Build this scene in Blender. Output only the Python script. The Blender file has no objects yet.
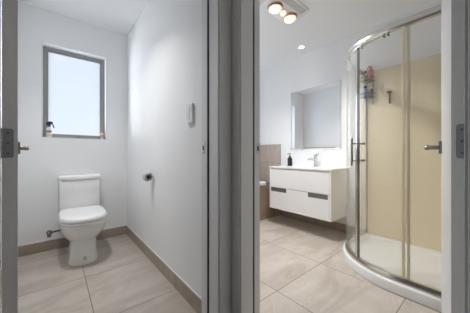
import bpy, bmesh, math, random
from mathutils import Vector, Matrix
random.seed(7)
S = bpy.context.scene
COL = S.collection
PI = math.pi

# ------------------------------------------------------------------ camera, world, lights, exposure
cam_d = bpy.data.cameras.new('camera')
cam_d.sensor_width = 36.0
cam_d.lens = 36.0 * 215.9 / 470.0
cam_d.shift_y = -2.0 / 470.0
cam_d.clip_start = 0.02
cam = bpy.data.objects.new('camera', cam_d)
COL.objects.link(cam)
cam.location = (0, 0, 0.9615)
cam.rotation_euler = (PI / 2, 0, -math.asin(0.64))
S.camera = cam

world = bpy.data.worlds.new('daylight')
S.world = world
world.use_nodes = True
bg = world.node_tree.nodes['Background']
bg.inputs['Strength'].default_value = 1.0
# overcast daylight: paler cloud higher up, clear bluish haze near the horizon
_n, _l = world.node_tree.nodes, world.node_tree.links
_tc = _n.new('ShaderNodeTexCoord'); _sx = _n.new('ShaderNodeSeparateXYZ')
_rp = _n.new('ShaderNodeValToRGB')
_rp.color_ramp.elements[0].position = 0.0; _rp.color_ramp.elements[0].color = (0.62, 0.665, 0.78, 1)
_rp.color_ramp.elements[1].position = 0.42; _rp.color_ramp.elements[1].color = (0.50, 0.53, 0.60, 1)
_l.new(_tc.outputs['Generated'], _sx.inputs[0]); _l.new(_sx.outputs['Z'], _rp.inputs['Fac'])
_l.new(_rp.outputs['Color'], bg.inputs['Color'])

S.view_settings.view_transform = 'Standard'
S.view_settings.look = 'None'
S.view_settings.exposure = 0.14
S.view_settings.gamma = 1.0
S.view_settings.use_curve_mapping = False
S.cycles.use_denoising = True
S.cycles.max_bounces = 14
S.cycles.diffuse_bounces = 8
S.cycles.transparent_max_bounces = 16
S.cycles.sample_clamp_indirect = 6.0
S.cycles.caustics_reflective = False
S.cycles.caustics_refractive = False

WATT_TOILET, WATT_BATH, WATT_HEAT, WATT_HALL = 6.3, 0.25, 9.5, 2.3
SKY_TOILET, SKY_BATH = 450.0, 620.0

def area_lamp(name, loc, watts, size, color=(1, 1, 1), rot=(0, 0, 0), shape='DISK', size_y=None, spread=PI):
    ld = bpy.data.lights.new(name, 'AREA')
    ld.shape = shape
    ld.size = size
    if size_y: ld.size_y = size_y
    ld.energy = watts
    ld.color = color
    ld.spread = spread
    o = bpy.data.objects.new(name, ld)
    COL.objects.link(o)
    o.location = loc
    o.rotation_euler = rot
    return o

# lamps added outside both windows for daylight, set low to brighten walls and ceilings
def aim(loc, target): return (Vector(target) - Vector(loc)).to_track_quat('-Z', 'Y').to_euler()
_p = (-3.2, 5.8, 0.4)
area_lamp('daylight_beside_toilet_window', _p, SKY_TOILET, 3.4, (0.93, 0.97, 1.0), aim(_p, (0.2, 2.9, 1.6)), 'RECTANGLE', 3.4)
_p = (3.3, 6.6, 0.6)
area_lamp('daylight_beyond_bathroom_window', _p, SKY_BATH, 3.4, (0.95, 0.98, 1.0), aim(_p, (1.67, 2.9, 1.6)), 'RECTANGLE', 3.0)
area_lamp('hall_fill_light', (0.25, -0.70, 2.37), WATT_HALL, 0.20, (1.0, 0.96, 0.9))  # added fill light in the unseen hall, brightens door edges and jambs

# ------------------------------------------------------------------ materials
def mat(name, color, rough=0.5, metal=0.0, coat=0.0, spec=0.5, emit=0.0, emit_col=None, bump=0.0, bump_scale=200.0):
    m = bpy.data.materials.new(name)
    m.use_nodes = True
    nt = m.node_tree
    b = nt.nodes['Principled BSDF']
    b.inputs['Base Color'].default_value = (*color, 1)
    b.inputs['Roughness'].default_value = rough
    b.inputs['Metallic'].default_value = metal
    b.inputs['Coat Weight'].default_value = coat
    b.inputs['Specular IOR Level'].default_value = spec
    if emit:
        b.inputs['Emission Color'].default_value = (*(emit_col or color), 1)
        b.inputs['Emission Strength'].default_value = emit
    # a light procedural variation on every surface
    tc = nt.nodes.new('ShaderNodeTexCoord')
    nz = nt.nodes.new('ShaderNodeTexNoise')
    nz.inputs['Scale'].default_value = bump_scale
    nz.inputs['Detail'].default_value = 2
    nt.links.new(tc.outputs['Object'], nz.inputs['Vector'])
    if bump:
        bp = nt.nodes.new('ShaderNodeBump')
        bp.inputs['Strength'].default_value = bump
        bp.inputs['Distance'].default_value = 0.002
        nt.links.new(nz.outputs['Fac'], bp.inputs['Height'])
        nt.links.new(bp.outputs['Normal'], b.inputs['Normal'])
    else:
        mr = nt.nodes.new('ShaderNodeMapRange')
        amp = min(0.02, rough * 0.3)
        mr.inputs['To Min'].default_value = rough - amp
        mr.inputs['To Max'].default_value = rough + amp
        nt.links.new(nz.outputs['Fac'], mr.inputs['Value'])
        nt.links.new(mr.outputs['Result'], b.inputs['Roughness'])
    return m

def srgb(r, g, b):
    def f(v):
        v /= 255.0
        return v / 12.92 if v <= 0.04045 else ((v + 0.055) / 1.055) ** 2.4
    return (f(r), f(g), f(b))

def tile_mat(name, base, dark, pitch=0.6, grout=(0.12, 0.10, 0.085), gw=0.0022, rough=0.32, vein=1.0, only_y=False, uv_axes=('X', 'Y')):
    m = bpy.data.materials.new(name)
    m.use_nodes = True
    nt = m.node_tree
    N, L = nt.nodes, nt.links
    b = N['Principled BSDF']
    tc = N.new('ShaderNodeTexCoord')
    sp = N.new('ShaderNodeSeparateXYZ')
    L.new(tc.outputs['Object'], sp.inputs[0])
    def math_node(op, a, v=None, w=None):
        n = N.new('ShaderNodeMath'); n.operation = op
        if hasattr(a, 'links'): L.new(a, n.inputs[0])
        else: n.inputs[0].default_value = a
        if v is not None:
            if hasattr(v, 'links'): L.new(v, n.inputs[1])
            else: n.inputs[1].default_value = v
        if w is not None: n.inputs[2].default_value = w
        return n.outputs[0]
    dists, ids = [], []
    for ax in uv_axes:
        s = math_node('DIVIDE', sp.outputs[ax], pitch)
        fl = math_node('FLOOR', s)
        ids.append(fl)
        fr = math_node('SUBTRACT', s, fl)
        d = math_node('MINIMUM', fr, math_node('SUBTRACT', 1.0, fr))
        dists.append(math_node('MULTIPLY', d, pitch))
    dmin = dists[0]
    for d in dists[1:]:
        dmin = math_node('MINIMUM', dmin, d)
    gmask = math_node('LESS_THAN', dmin, gw)
    # per tile id shifts the vein pattern
    cid = N.new('ShaderNodeCombineXYZ')
    L.new(ids[0], cid.inputs[0])
    if len(ids) > 1: L.new(ids[1], cid.inputs[1])
    wn = N.new('ShaderNodeTexWhiteNoise'); wn.noise_dimensions = '3D'
    L.new(cid.outputs[0], wn.inputs['Vector'])
    sc = N.new('ShaderNodeVectorMath'); sc.operation = 'SCALE'
    L.new(wn.outputs['Color'], sc.inputs[0]); sc.inputs['Scale'].default_value = 9.0
    ad = N.new('ShaderNodeVectorMath'); ad.operation = 'ADD'
    L.new(tc.outputs['Object'], ad.inputs[0]); L.new(sc.outputs[0], ad.inputs[1])
    mp = N.new('ShaderNodeMapping')
    mp.inputs['Rotation'].default_value = (0, 0, math.radians(-24))
    mp.inputs['Scale'].default_value = (1.1, 3.4, 3.0)
    L.new(ad.outputs[0], mp.inputs['Vector'])
    n1 = N.new('ShaderNodeTexNoise'); n1.inputs['Scale'].default_value = 1.5; n1.inputs['Detail'].default_value = 7
    n1.inputs['Roughness'].default_value = 0.62; n1.inputs['Distortion'].default_value = 1.0
    L.new(mp.outputs[0], n1.inputs['Vector'])
    n2 = N.new('ShaderNodeTexNoise'); n2.inputs['Scale'].default_value = 3.2; n2.inputs['Detail'].default_value = 5
    n2.inputs['Distortion'].default_value = 2.0
    L.new(ad.outputs[0], n2.inputs['Vector'])
    r1 = N.new('ShaderNodeValToRGB')
    r1.color_ramp.elements[0].position = 0.28; r1.color_ramp.elements[1].position = 0.70
    r1.color_ramp.elements[0].color = (*dark, 1); r1.color_ramp.elements[1].color = (*base, 1)
    L.new(n1.outputs['Fac'], r1.inputs['Fac'])
    # thin pale veins where the stretched noise crosses a level
    v = math_node('ABSOLUTE', math_node('SUBTRACT', n1.outputs['Fac'], 0.5))
    vm = math_node('MULTIPLY', math_node('LESS_THAN', v, 0.010), 0.22 * vein)
    mx = N.new('ShaderNodeMix'); mx.data_type = 'RGBA'
    L.new(vm, mx.inputs['Factor']); L.new(r1.outputs['Color'], mx.inputs['A'])
    mx.inputs['B'].default_value = (*[min(1, c * 1.25) for c in base], 1)
    m2 = N.new('ShaderNodeMix'); m2.data_type = 'RGBA'; m2.blend_type = 'MULTIPLY'
    r2 = N.new('ShaderNodeValToRGB')
    r2.color_ramp.elements[0].color = (0.80, 0.80, 0.80, 1); r2.color_ramp.elements[1].color = (1.1, 1.1, 1.1, 1)
    L.new(n2.outputs['Fac'], r2.inputs['Fac'])
    m2.inputs['Factor'].default_value = 1.0
    L.new(mx.outputs['Result'], m2.inputs['A']); L.new(r2.outputs['Color'], m2.inputs['B'])
    m3 = N.new('ShaderNodeMix'); m3.data_type = 'RGBA'
    L.new(gmask, m3.inputs['Factor']); L.new(m2.outputs['Result'], m3.inputs['A'])
    m3.inputs['B'].default_value = (*grout, 1)
    L.new(m3.outputs['Result'], b.inputs['Base Color'])
    b.inputs['Roughness'].default_value = rough
    bp = N.new('ShaderNodeBump'); bp.inputs['Strength'].default_value = 0.4; bp.inputs['Distance'].default_value = 0.002
    inv = math_node('SUBTRACT', 1.0, gmask)
    L.new(inv, bp.inputs['Height']); L.new(bp.outputs['Normal'], b.inputs['Normal'])
    return m

def glass_mat(name, tint, refl_boost=1.0, haze=0.0):
    m = bpy.data.materials.new(name)
    m.use_nodes = True
    nt = m.node_tree; N, L = nt.nodes, nt.links
    for n in list(N): N.remove(n)
    out = N.new('ShaderNodeOutputMaterial')
    tr = N.new('ShaderNodeBsdfTransparent'); tr.inputs['Color'].default_value = (*tint, 1)
    gl = N.new('ShaderNodeBsdfGlossy'); gl.inputs['Roughness'].default_value = 0.02
    fr = N.new('ShaderNodeFresnel'); fr.inputs['IOR'].default_value = 1.5
    tc = N.new('ShaderNodeTexCoord'); nz = N.new('ShaderNodeTexNoise'); nz.inputs['Scale'].default_value = 3.0
    bp = N.new('ShaderNodeBump'); bp.inputs['Strength'].default_value = 0.01
    L.new(tc.outputs['Object'], nz.inputs['Vector']); L.new(nz.outputs['Fac'], bp.inputs['Height'])
    L.new(bp.outputs['Normal'], gl.inputs['Normal'])
    mx = N.new('ShaderNodeMixShader')
    # only the outer face of a sheet reflects; leaving the sheet is clear
    ge = N.new('ShaderNodeNewGeometry')
    fb = N.new('ShaderNodeMath'); fb.operation = 'SUBTRACT'; fb.inputs[0].default_value = 1.0
    L.new(ge.outputs['Backfacing'], fb.inputs[1])
    fm = N.new('ShaderNodeMath'); fm.operation = 'MULTIPLY'
    L.new(fr.outputs[0], fm.inputs[0]); L.new(fb.outputs[0], fm.inputs[1])
    L.new(fm.outputs[0], mx.inputs[0]); L.new(tr.outputs[0], mx.inputs[1]); L.new(gl.outputs[0], mx.inputs[2])
    last = mx
    if haze:  # whitish diffuse share paints in the haze of room reflections
        df = N.new('ShaderNodeBsdfDiffuse'); df.inputs['Color'].default_value = (0.85, 0.85, 0.82, 1)
        m2 = N.new('ShaderNodeMixShader'); m2.inputs[0].default_value = haze
        L.new(mx.outputs[0], m2.inputs[1]); L.new(df.outputs[0], m2.inputs[2])
        last = m2
    L.new(last.outputs[0], out.inputs['Surface'])
    return m

M = {}
M['wall'] = mat('white_wall_paint', (0.86, 0.865, 0.87), 0.6, bump=0.05, bump_scale=350)
M['ceiling'] = mat('white_ceiling_paint', (0.87, 0.875, 0.88), 0.8, bump=0.04, bump_scale=350)
M['carpet'] = mat('carpet_darkened', (0.09, 0.088, 0.085), 0.95, bump=0.6, bump_scale=500)  # hall floor tone darkened to cut light bounced onto the corner post
M['hallpaint'] = mat('hall_paint_darkened', (0.45, 0.45, 0.445), 0.7, bump=0.05, bump_scale=350)  # unseen hall walls darkened to weaken bounce light at the door corner
M['trim'] = mat('white_trim_enamel', (0.74, 0.74, 0.74), 0.35)
M['door'] = mat('white_door_enamel', (0.76, 0.76, 0.76), 0.4)
M['matte'] = mat('dark_grey_matte', (0.07, 0.07, 0.07), 0.7)  # dark grey of the frame strips and screen gaskets
M['tile'] = tile_mat('taupe_stone_tile', srgb(203, 194, 184), srgb(176, 165, 154))
M['skirt'] = tile_mat('taupe_skirting_tile', srgb(174, 162, 149), srgb(150, 137, 124), vein=0.5)
M['walltile'] = tile_mat('taupe_wall_tile', srgb(196, 182, 170), srgb(176, 160, 147), pitch=0.3, gw=0.0015, uv_axes=('X', 'Y'), vein=0.4)
M['ceramic'] = mat('white_ceramic', (0.86, 0.86, 0.85), 0.12, coat=0.4)
M['plastic'] = mat('white_plastic', (0.84, 0.84, 0.84), 0.25)
M['chrome'] = mat('chrome', (0.62, 0.62, 0.62), 0.14, metal=1.0)
M['satin'] = mat('satin_nickel', (0.30, 0.275, 0.25), 0.32, metal=1.0)
M['steel'] = mat('brushed_steel', (0.60, 0.60, 0.595), 0.35, metal=0.2)
M['darkmetal'] = mat('dark_grey_metal', (0.20, 0.20, 0.21), 0.4, metal=0.6)
M['hinge'] = mat('grey_hinge_steel', (0.33, 0.35, 0.37), 0.45, metal=0.15)
M['alu'] = mat('grey_window_aluminium', (0.33, 0.33, 0.325), 0.45, metal=0.1)
M['black'] = mat('black_plastic', (0.012, 0.012, 0.013), 0.3)
M['screen_metal'] = mat('polished_aluminium', (0.72, 0.71, 0.69), 0.2, metal=1.0)
M['reflected_beige'] = mat('seal_strip_reflected_beige', srgb(226, 212, 184), 0.3)  # beige reflected from the shower lining, put into the strip colour
M['panel'] = mat('beige_acrylic_panel', srgb(234, 221, 192), 0.22, bump_scale=3)
M['tray'] = mat('white_acrylic_tray', (0.84, 0.84, 0.84), 0.25, bump_scale=3)
M['vanity'] = mat('white_gloss_lacquer', (0.82, 0.82, 0.82), 0.12, coat=0.3, bump_scale=3)
M['pull'] = mat('smoky_aluminium_pull', (0.22, 0.22, 0.22), 0.3, metal=0.7)
M['mirror'] = mat('silvered_mirror', (0.86, 0.87, 0.87), 0.01, metal=1.0, bump_scale=2)
M['bevel'] = mat('polished_mirror_edge', (0.95, 0.96, 0.96), 0.12, metal=0.8)
M['glass'] = glass_mat('clear_shower_glass', (0.99, 0.993, 0.99), haze=0.045)
def frosted(name, clear):
    m = bpy.data.materials.new(name); m.use_nodes = True
    nt = m.node_tree; N, L = nt.nodes, nt.links
    for n in list(N): N.remove(n)
    out = N.new('ShaderNodeOutputMaterial')
    tr = N.new('ShaderNodeBsdfTransparent'); tr.inputs['Color'].default_value = (0.97, 0.985, 1.0, 1)
    tl = N.new('ShaderNodeBsdfTranslucent'); tl.inputs['Color'].default_value = (0.86, 0.92, 1.0, 1)
    tc = N.new('ShaderNodeTexCoord'); nz = N.new('ShaderNodeTexNoise'); nz.inputs['Scale'].default_value = 60.0
    mr = N.new('ShaderNodeMapRange'); mr.inputs['To Min'].default_value = 1 - clear - 0.04; mr.inputs['To Max'].default_value = 1 - clear + 0.04
    L.new(tc.outputs['Object'], nz.inputs['Vector']); L.new(nz.outputs['Fac'], mr.inputs['Value'])
    m1 = N.new('ShaderNodeMixShader'); L.new(mr.outputs[0], m1.inputs[0]); L.new(tr.outputs[0], m1.inputs[1]); L.new(tl.outputs[0], m1.inputs[2])
    gl = N.new('ShaderNodeBsdfGlossy'); gl.inputs['Roughness'].default_value = 0.12
    m2 = N.new('ShaderNodeMixShader'); m2.inputs[0].default_value = 0.06
    L.new(m1.outputs[0], m2.inputs[1]); L.new(gl.outputs[0], m2.inputs[2])
    L.new(m2.outputs[0], out.inputs['Surface'])
    return m
M['pane_toilet'] = frosted('frosted_window_glass', 0.935)
M['pane_bath'] = frosted('frosted_bathroom_glass', 0.30)
M['lampglass'] = mat('lit_heat_bulb', (0.9, 0.8, 0.7), 0.3, emit=0.62, emit_col=(1.0, 0.84, 0.70))
M['lampcore'] = mat('lit_bulb_filament', (1.0, 0.9, 0.8), 0.3, emit=1.2, emit_col=(1.0, 0.9, 0.75))
M['downglass'] = mat('lit_downlight_lens', (1, 1, 1), 0.3, emit=6.0, emit_col=(1.0, 0.97, 0.92))
M['copper'] = mat('copper_reflector', (0.80, 0.55, 0.42), 0.35, metal=0.7)
M['salmon'] = mat('salmon_plastic', srgb(206, 98, 74), 0.35)
M['navy'] = mat('navy_plastic', srgb(28, 38, 58), 0.35)
M['milky'] = mat('milky_plastic', srgb(226, 224, 214), 0.3)
M['yellowish'] = mat('pale_yellow_label', srgb(214, 204, 150), 0.5)
M['mauve'] = mat('mauve_label', srgb(150, 130, 150), 0.5)
M['tan'] = mat('tan_label', srgb(196, 164, 122), 0.5)
M['sticker'] = mat('tan_paper_sticker', srgb(205, 186, 156), 0.7)
M['water_blue'] = mat('pale_blue_plastic', srgb(150, 170, 205), 0.3)
M['brown'] = mat('dark_brown_plastic', srgb(70, 55, 46), 0.4)
M['darkhose'] = mat('dark_braided_hose', (0.06, 0.055, 0.05), 0.4, metal=0.4)

# ------------------------------------------------------------------ mesh helpers
def bm_new(): return bmesh.new()

def add_box(bm, lo, hi, bevel=0.0, seg=2, mtx=None):
    c = [(a + b) / 2 for a, b in zip(lo, hi)]
    s = [abs(b - a) for a, b in zip(lo, hi)]
    t = bmesh.new()
    bmesh.ops.create_cube(t, size=1.0)
    bmesh.ops.scale(t, vec=s, verts=t.verts)
    if bevel:
        bmesh.ops.bevel(t, geom=t.edges[:], offset=min(bevel, min(s) * 0.49), segments=seg, profile=0.5, affect='EDGES')
    bmesh.ops.translate(t, vec=c, verts=t.verts)
    if mtx is not None: bmesh.ops.transform(t, matrix=mtx, verts=t.verts)
    merge(bm, t)

def merge(bm, t):
    me = bpy.data.meshes.new('tmp')
    t.to_mesh(me); t.free()
    bm.from_mesh(me)
    bpy.data.meshes.remove(me)

def loft(bm, rings, cap0=True, cap1=True, closed=True):
    vr = [[bm.verts.new(p) for p in r] for r in rings]
    n = len(rings[0])
    for a, b in zip(vr, vr[1:]):
        for i in range(n if closed else n - 1):
            j = (i + 1) % n
            bm.faces.new((a[i], a[j], b[j], b[i]))
    if cap0: bm.faces.new(list(reversed(vr[0])))
    if cap1: bm.faces.new(vr[-1])

def lathe(bm, prof, center=(0, 0, 0), n=28, mtx=None):
    t = bmesh.new()
    rings = []
    for r, z in prof:
        rings.append([(max(r, 1e-5) * math.cos(2 * PI * i / n), max(r, 1e-5) * math.sin(2 * PI * i / n), z) for i in range(n)])
    loft(t, rings)
    bmesh.ops.remove_doubles(t, verts=t.verts, dist=2e-5)
    if mtx is not None: bmesh.ops.transform(t, matrix=mtx, verts=t.verts)
    bmesh.ops.translate(t, vec=center, verts=t.verts)
    merge(bm, t)

def tube(bm, pts, r, n=12, taper=None):
    pts = [Vector(p) for p in pts]
    rings = []
    up = None
    for i, p in enumerate(pts):
        if i == 0: d = pts[1] - p
        elif i == len(pts) - 1: d = p - pts[i - 1]
        else: d = (pts[i + 1] - p).normalized() + (p - pts[i - 1]).normalized()
        d.normalize()
        if up is None:
            up = Vector((0, 0, 1)) if abs(d.z) < 0.9 else Vector((1, 0, 0))
        x = d.cross(up)
        if x.length < 1e-4: x = d.cross(Vector((0, 1, 0)))
        x.normalize(); y = x.cross(d).normalized(); up = y
        rr = r if taper is None else r * taper[i]
        rings.append([p + x * rr * math.cos(2 * PI * k / n) + y * rr * math.sin(2 * PI * k / n) for k in range(n)])
    loft(bm, rings)

def smooth_path(ctrl, steps=8):
    P = [Vector(p) for p in ctrl]
    out = []
    for i in range(len(P) - 1):
        p0 = P[max(i - 1, 0)]; p1 = P[i]; p2 = P[i + 1]; p3 = P[min(i + 2, len(P) - 1)]
        for k in range(steps):
            t = k / steps
            out.append(0.5 * ((2 * p1) + (p2 - p0) * t + (2 * p0 - 5 * p1 + 4 * p2 - p3) * t * t + (3 * p1 - p0 - 3 * p2 + p3) * t ** 3))
    out.append(P[-1])
    return out

def obj(name, bm, material, parent=None, smooth=False, origin=None, label=None):
    bmesh.ops.recalc_face_normals(bm, faces=bm.faces[:])
    if origin is not None:
        bmesh.ops.translate(bm, vec=[-v for v in origin], verts=bm.verts)
    me = bpy.data.meshes.new(name)
    bm.to_mesh(me); bm.free()
    me.materials.append(material)
    o = bpy.data.objects.new(name, me)
    COL.objects.link(o)
    if smooth:
        for p in me.polygons: p.use_smooth = True
        try:
            me.set_sharp_from_angle(angle=math.radians(40))
        except Exception:
            pass
    if origin is not None: o.location = origin
    if parent is not None:
        root = parent
        o.parent = root
        # children are built in world coordinates: undo the parent's placement
        if origin is None:
            o.matrix_parent_inverse = world_of(root).inverted()
        else:
            o.matrix_parent_inverse = world_of(root).inverted()
    if label: o['label'] = label
    return o

def world_of(o):
    m = Matrix.LocRotScale(o.location, o.rotation_euler, o.scale)
    if o.parent: m = world_of(o.parent) @ o.matrix_parent_inverse @ m
    return m

def thing(name, label, cat, loc=(0, 0, 0), group=None):
    o = bpy.data.objects.new(name, None)
    COL.objects.link(o)
    o.location = loc
    o.empty_display_size = 0.05
    o['label'] = label; o['category'] = cat
    if group: o['group'] = group
    return o

def tag(o, label, cat, group=None):
    o['label'] = label; o['category'] = cat
    if group: o['group'] = group
    return o

def struct(name, bm, material, label=None, origin=None, cat=None):
    o = obj(name, bm, material, origin=origin)
    o['kind'] = 'structure'
    if label: o['label'] = label
    if cat: o['category'] = cat
    return o

def boxes(*bs, bevel=0.0):
    bm = bm_new()
    for lo, hi in bs: add_box(bm, lo, hi, bevel)
    return bm

def wall_hole_y(x0, x1, y0, y1, z1, hx0, hx1, hz0, hz1):
    """wall slab running along X with one rectangular opening"""
    b = [((x0, y0, 0), (hx0, y1, z1)), ((hx1, y0, 0), (x1, y1, z1)), ((hx0, y0, hz1), (hx1, y1, z1))]
    if hz0 > 0: b.append(((hx0, y0, 0), (hx1, y1, hz0)))
    return boxes(*b)

CEIL = 2.40
# plan of the place: toilet room x -0.31..0.672, y 1.065..2.86; bathroom x 0.885..2.75, y 0.03..2.94; hall in front of both
XW, YB = 0.672, 2.86
XV, YBB = 2.75, 2.94
YN = 0.03

# ------------------------------------------------------------------ structure: floors, ceilings, walls
def slab(x0, y0, x1, y1, z0, z1): return boxes(((x0, y0, z0), (x1, y1, z1)))
struct('floor', slab(-0.41, 1.0, 0.68, 2.90, -0.1, 0), M['tile'], 'taupe stone tile floor of the toilet room', origin=(0.18, 2.055, 0), cat='floor')
struct('floor.001', slab(0.755, -0.05, 2.80, 3.0, -0.1, 0), M['tile'], 'pale taupe stone tile floor of the bathroom', origin=(1.80, 0.98, 0), cat='floor')
struct('floor.002', slab(-0.85, -1.6, 0.755, 1.0, -0.1, 0), M['carpet'], 'carpet floor of the hall in front of both doors, darkened to cut bounce light', cat='floor')
struct('ceiling', slab(-0.41, 1.0, 0.70, 2.90, CEIL, CEIL + 0.1), M['ceiling'], 'white ceiling over the toilet', cat='ceiling')
struct('ceiling.001', slab(0.755, -0.09, 2.85, 3.0, CEIL, CEIL + 0.1), M['ceiling'], 'white ceiling over the bathroom', cat='ceiling')
struct('ceiling.002', slab(-0.85, -1.6, 0.755, 1.0, CEIL, CEIL + 0.1), M['ceiling'], 'white ceiling of the hall', cat='ceiling')

WX0, WX1, WZ0, WZ1 = -0.105, 0.455, 1.13, 2.08            # toilet window opening
struct('wall_back', wall_hole_y(-0.41, XW, YB, YB + 0.16, CEIL, WX0, WX1, WZ0, WZ1), M['wall'], 'white wall with the window behind the toilet', cat='wall')
struct('wall_left', boxes(((-0.41, 1.065, 0), (-0.31, YB, CEIL))), M['wall'], 'white left wall of the toilet room', cat='wall')
struct('wall_right', boxes(((XW, 1.065, 0), (0.885, YB + 0.16, CEIL))), M['wall'], 'white wall between toilet room and bathroom', cat='wall')
# wall with the toilet door (runs along X) and wall with the bathroom door (runs along Y)
DH = 2.0
struct('wall_front', boxes(((-0.85, 0.935, 0), (-0.165, 1.065, CEIL)), ((0.685, 0.935, 0), (0.885, 1.065, CEIL)), ((-0.165, 0.935, DH + 0.02), (0.685, 1.065, CEIL))), M['wall'], 'white hall wall around the toilet doorway', cat='wall')
struct('wall_hall_right', boxes(((0.755, 0.875, 0), (0.885, 0.935, CEIL)), ((0.755, 0.015, DH + 0.02), (0.885, 0.875, CEIL)), ((0.755, -1.6, 0), (0.885, 0.015, CEIL))), M['wall'], 'white hall wall around the bathroom doorway', cat='wall')
BX0, BX1, BZ0, BZ1 = 1.24, 2.10, 1.07, 2.08                # bathroom window opening
struct('wall_rear', wall_hole_y(0.885, 2.85, YBB, YBB + 0.16, CEIL, BX0, BX1, BZ0, BZ1), M['wall'], 'white window wall above the bath', cat='wall')
struct('wall_vanity_side', boxes(((XV, -0.09, 0), (XV + 0.1, YBB, CEIL))), M['wall'], 'white wall behind vanity and shower', cat='wall')
struct('wall_near', boxes(((0.885, -0.09, 0), (XV, YN, CEIL))), M['wall'], 'white wall behind the open bathroom door', cat='wall')
struct('wall_hall_left', boxes(((-0.95, -1.6, 0), (-0.85, 1.065, CEIL))), M['hallpaint'], 'left wall of the hall, darkened to cut bounce light', cat='wall')
struct('wall_hall_end', boxes(((-0.95, -1.7, 0), (0.885, -1.6, CEIL))), M['hallpaint'], 'end wall of the hall, darkened to cut bounce light', cat='wall')

# tile skirtings
def skirt(name, bm, label, origin): struct(name, bm, M['skirt'], label, origin=origin, cat='skirting')
SK = 0.10
skirt('baseboard_back', boxes(((-0.31, YB - 0.010, 0), (XW, YB, SK)), bevel=0.001), 'brown tile skirting behind the toilet', (0.18, YB + 0.2, -0.2))
skirt('baseboard_right', boxes(((XW - 0.010, 1.101, 0), (XW, YB, SK)), bevel=0.001), 'brown tile skirting along the right toilet wall', (XW + 0.2, 1.462, -0.2))
skirt('baseboard_left', boxes(((-0.31, 1.08, 0), (-0.30, YB - 0.01, SK)), bevel=0.001), 'brown tile skirting behind the toilet door', (-0.5, 1.462, -0.2))
skirt('baseboard_vanity_side', boxes(((XV - 0.010, 0.99, 0), (XV, 2.17, SK)), bevel=0.001), 'brown tile skirting under the vanity', (XV + 0.2, 0.98, -0.2))
skirt('baseboard_partition', boxes(((0.885, 1.08, 0), (0.895, 2.17, SK)), bevel=0.001), 'brown tile skirting opposite the vanity', (0.7, 0.98, -0.2))
# painted cap line above skirtings (sealant bead)
struct('trim_1', boxes(((-0.31, YB - 0.008, SK), (XW, YB, SK + 0.005)), ((XW - 0.008, 1.085, SK), (XW, YB, SK + 0.005))), M['trim'], 'white sealant bead above the toilet skirting', cat='trim')

# ------------------------------------------------------------------ door linings, stops, dark strips
def lining(n, pieces, label):
    return struct('trim_%d' % n, boxes(*pieces, bevel=0.0015), M['trim'], label, cat='door frame')
# toilet doorway x -0.135..0.655
t2 = lining(2, [((0.655, 0.925, 0), (0.685, 1.012, DH)), ((0.6605, 1.012, 0), (0.685, 1.100, DH)),
           ((-0.165, 0.925, 0), (-0.135, 1.020, DH)), ((-0.165, 1.020, 0), (-0.1475, 1.068, DH)),
           ((-0.165, 0.925, DH - 0.012), (0.685, 1.020, DH + 0.02)), ((-0.165, 1.020, DH), (0.685, 1.075, DH + 0.02))],
       'white rebated door frame around the toilet doorway')
obj('frame_strip', boxes(((0.6495, 1.012, 0), (0.6605, 1.026, DH - 0.012)), bevel=0.003), M['matte'], t2, label='dark grey seal strip')  # dark strip along the step in the frame
# bathroom doorway y 0.0457..0.845
t3 = lining(3, [((0.745, 0.845, 0), (0.832, 0.875, DH)), ((0.832, 0.857, 0), (0.898, 0.875, DH)),
           ((0.745, 0.015, 0), (0.832, 0.0457, DH)), ((0.832, 0.015, 0), (0.888, 0.034, DH)),
           ((0.745, 0.015, DH - 0.012), (0.832, 0.875, DH + 0.02)), ((0.832, 0.015, DH), (0.895, 0.875, DH + 0.02))],
       'white rebated door frame around the bathroom doorway')
obj('frame_strip', boxes(((0.832, 0.8435, 0), (0.844, 0.857, DH - 0.012)), bevel=0.003), M['matte'], t3, label='dark grey seal strip')
# architraves on the hall side
struct('trim_4', boxes(((0.662, 0.918, 0), (0.742, 0.935, DH + 0.08)), ((-0.225, 0.918, 0), (-0.142, 0.935, DH + 0.08)), ((-0.225, 0.918, DH), (0.742, 0.935, DH + 0.08)), bevel=0.003), M['trim'], 'white architrave on the hall side of the toilet doorway', cat='trim')
struct('trim_5', boxes(((0.738, 0.852, 0), (0.755, 0.918, DH + 0.08)), ((0.738, -0.03, 0), (0.755, 0.0385, DH + 0.08)), ((0.738, -0.03, DH), (0.755, 0.918, DH + 0.08)), bevel=0.003), M['trim'], 'white architrave on the hall side of the bathroom doorway', cat='trim')
# strike plates
def strike(parent, mtx, m, lbl):
    bm = bm_new()
    add_box(bm, (-0.017, -0.0022, -0.030), (0.017, 0.0012, 0.030), 0.001, mtx=mtx)
    o = obj('strike_plate', bm, m, parent, label=lbl)
    bm = bm_new()
    add_box(bm, (-0.008, -0.0028, -0.013), (0.004, -0.0018, 0.013), mtx=mtx)
    obj('latch_hole', bm, M['black'], o)
strike(t2, Matrix.Translation((0.6605, 1.080, 0.998)) @ Matrix.Rotation(PI / 2, 4, 'Z') @ Matrix.Scale(-1, 4, (0, 1, 0)), M['chrome'], 'bright metal strike plate with a latch hole')
strike(t3, Matrix.Translation((0.884, 0.857, 0.995)), M['steel'], 'grey metal strike plate with a latch hole')

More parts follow.
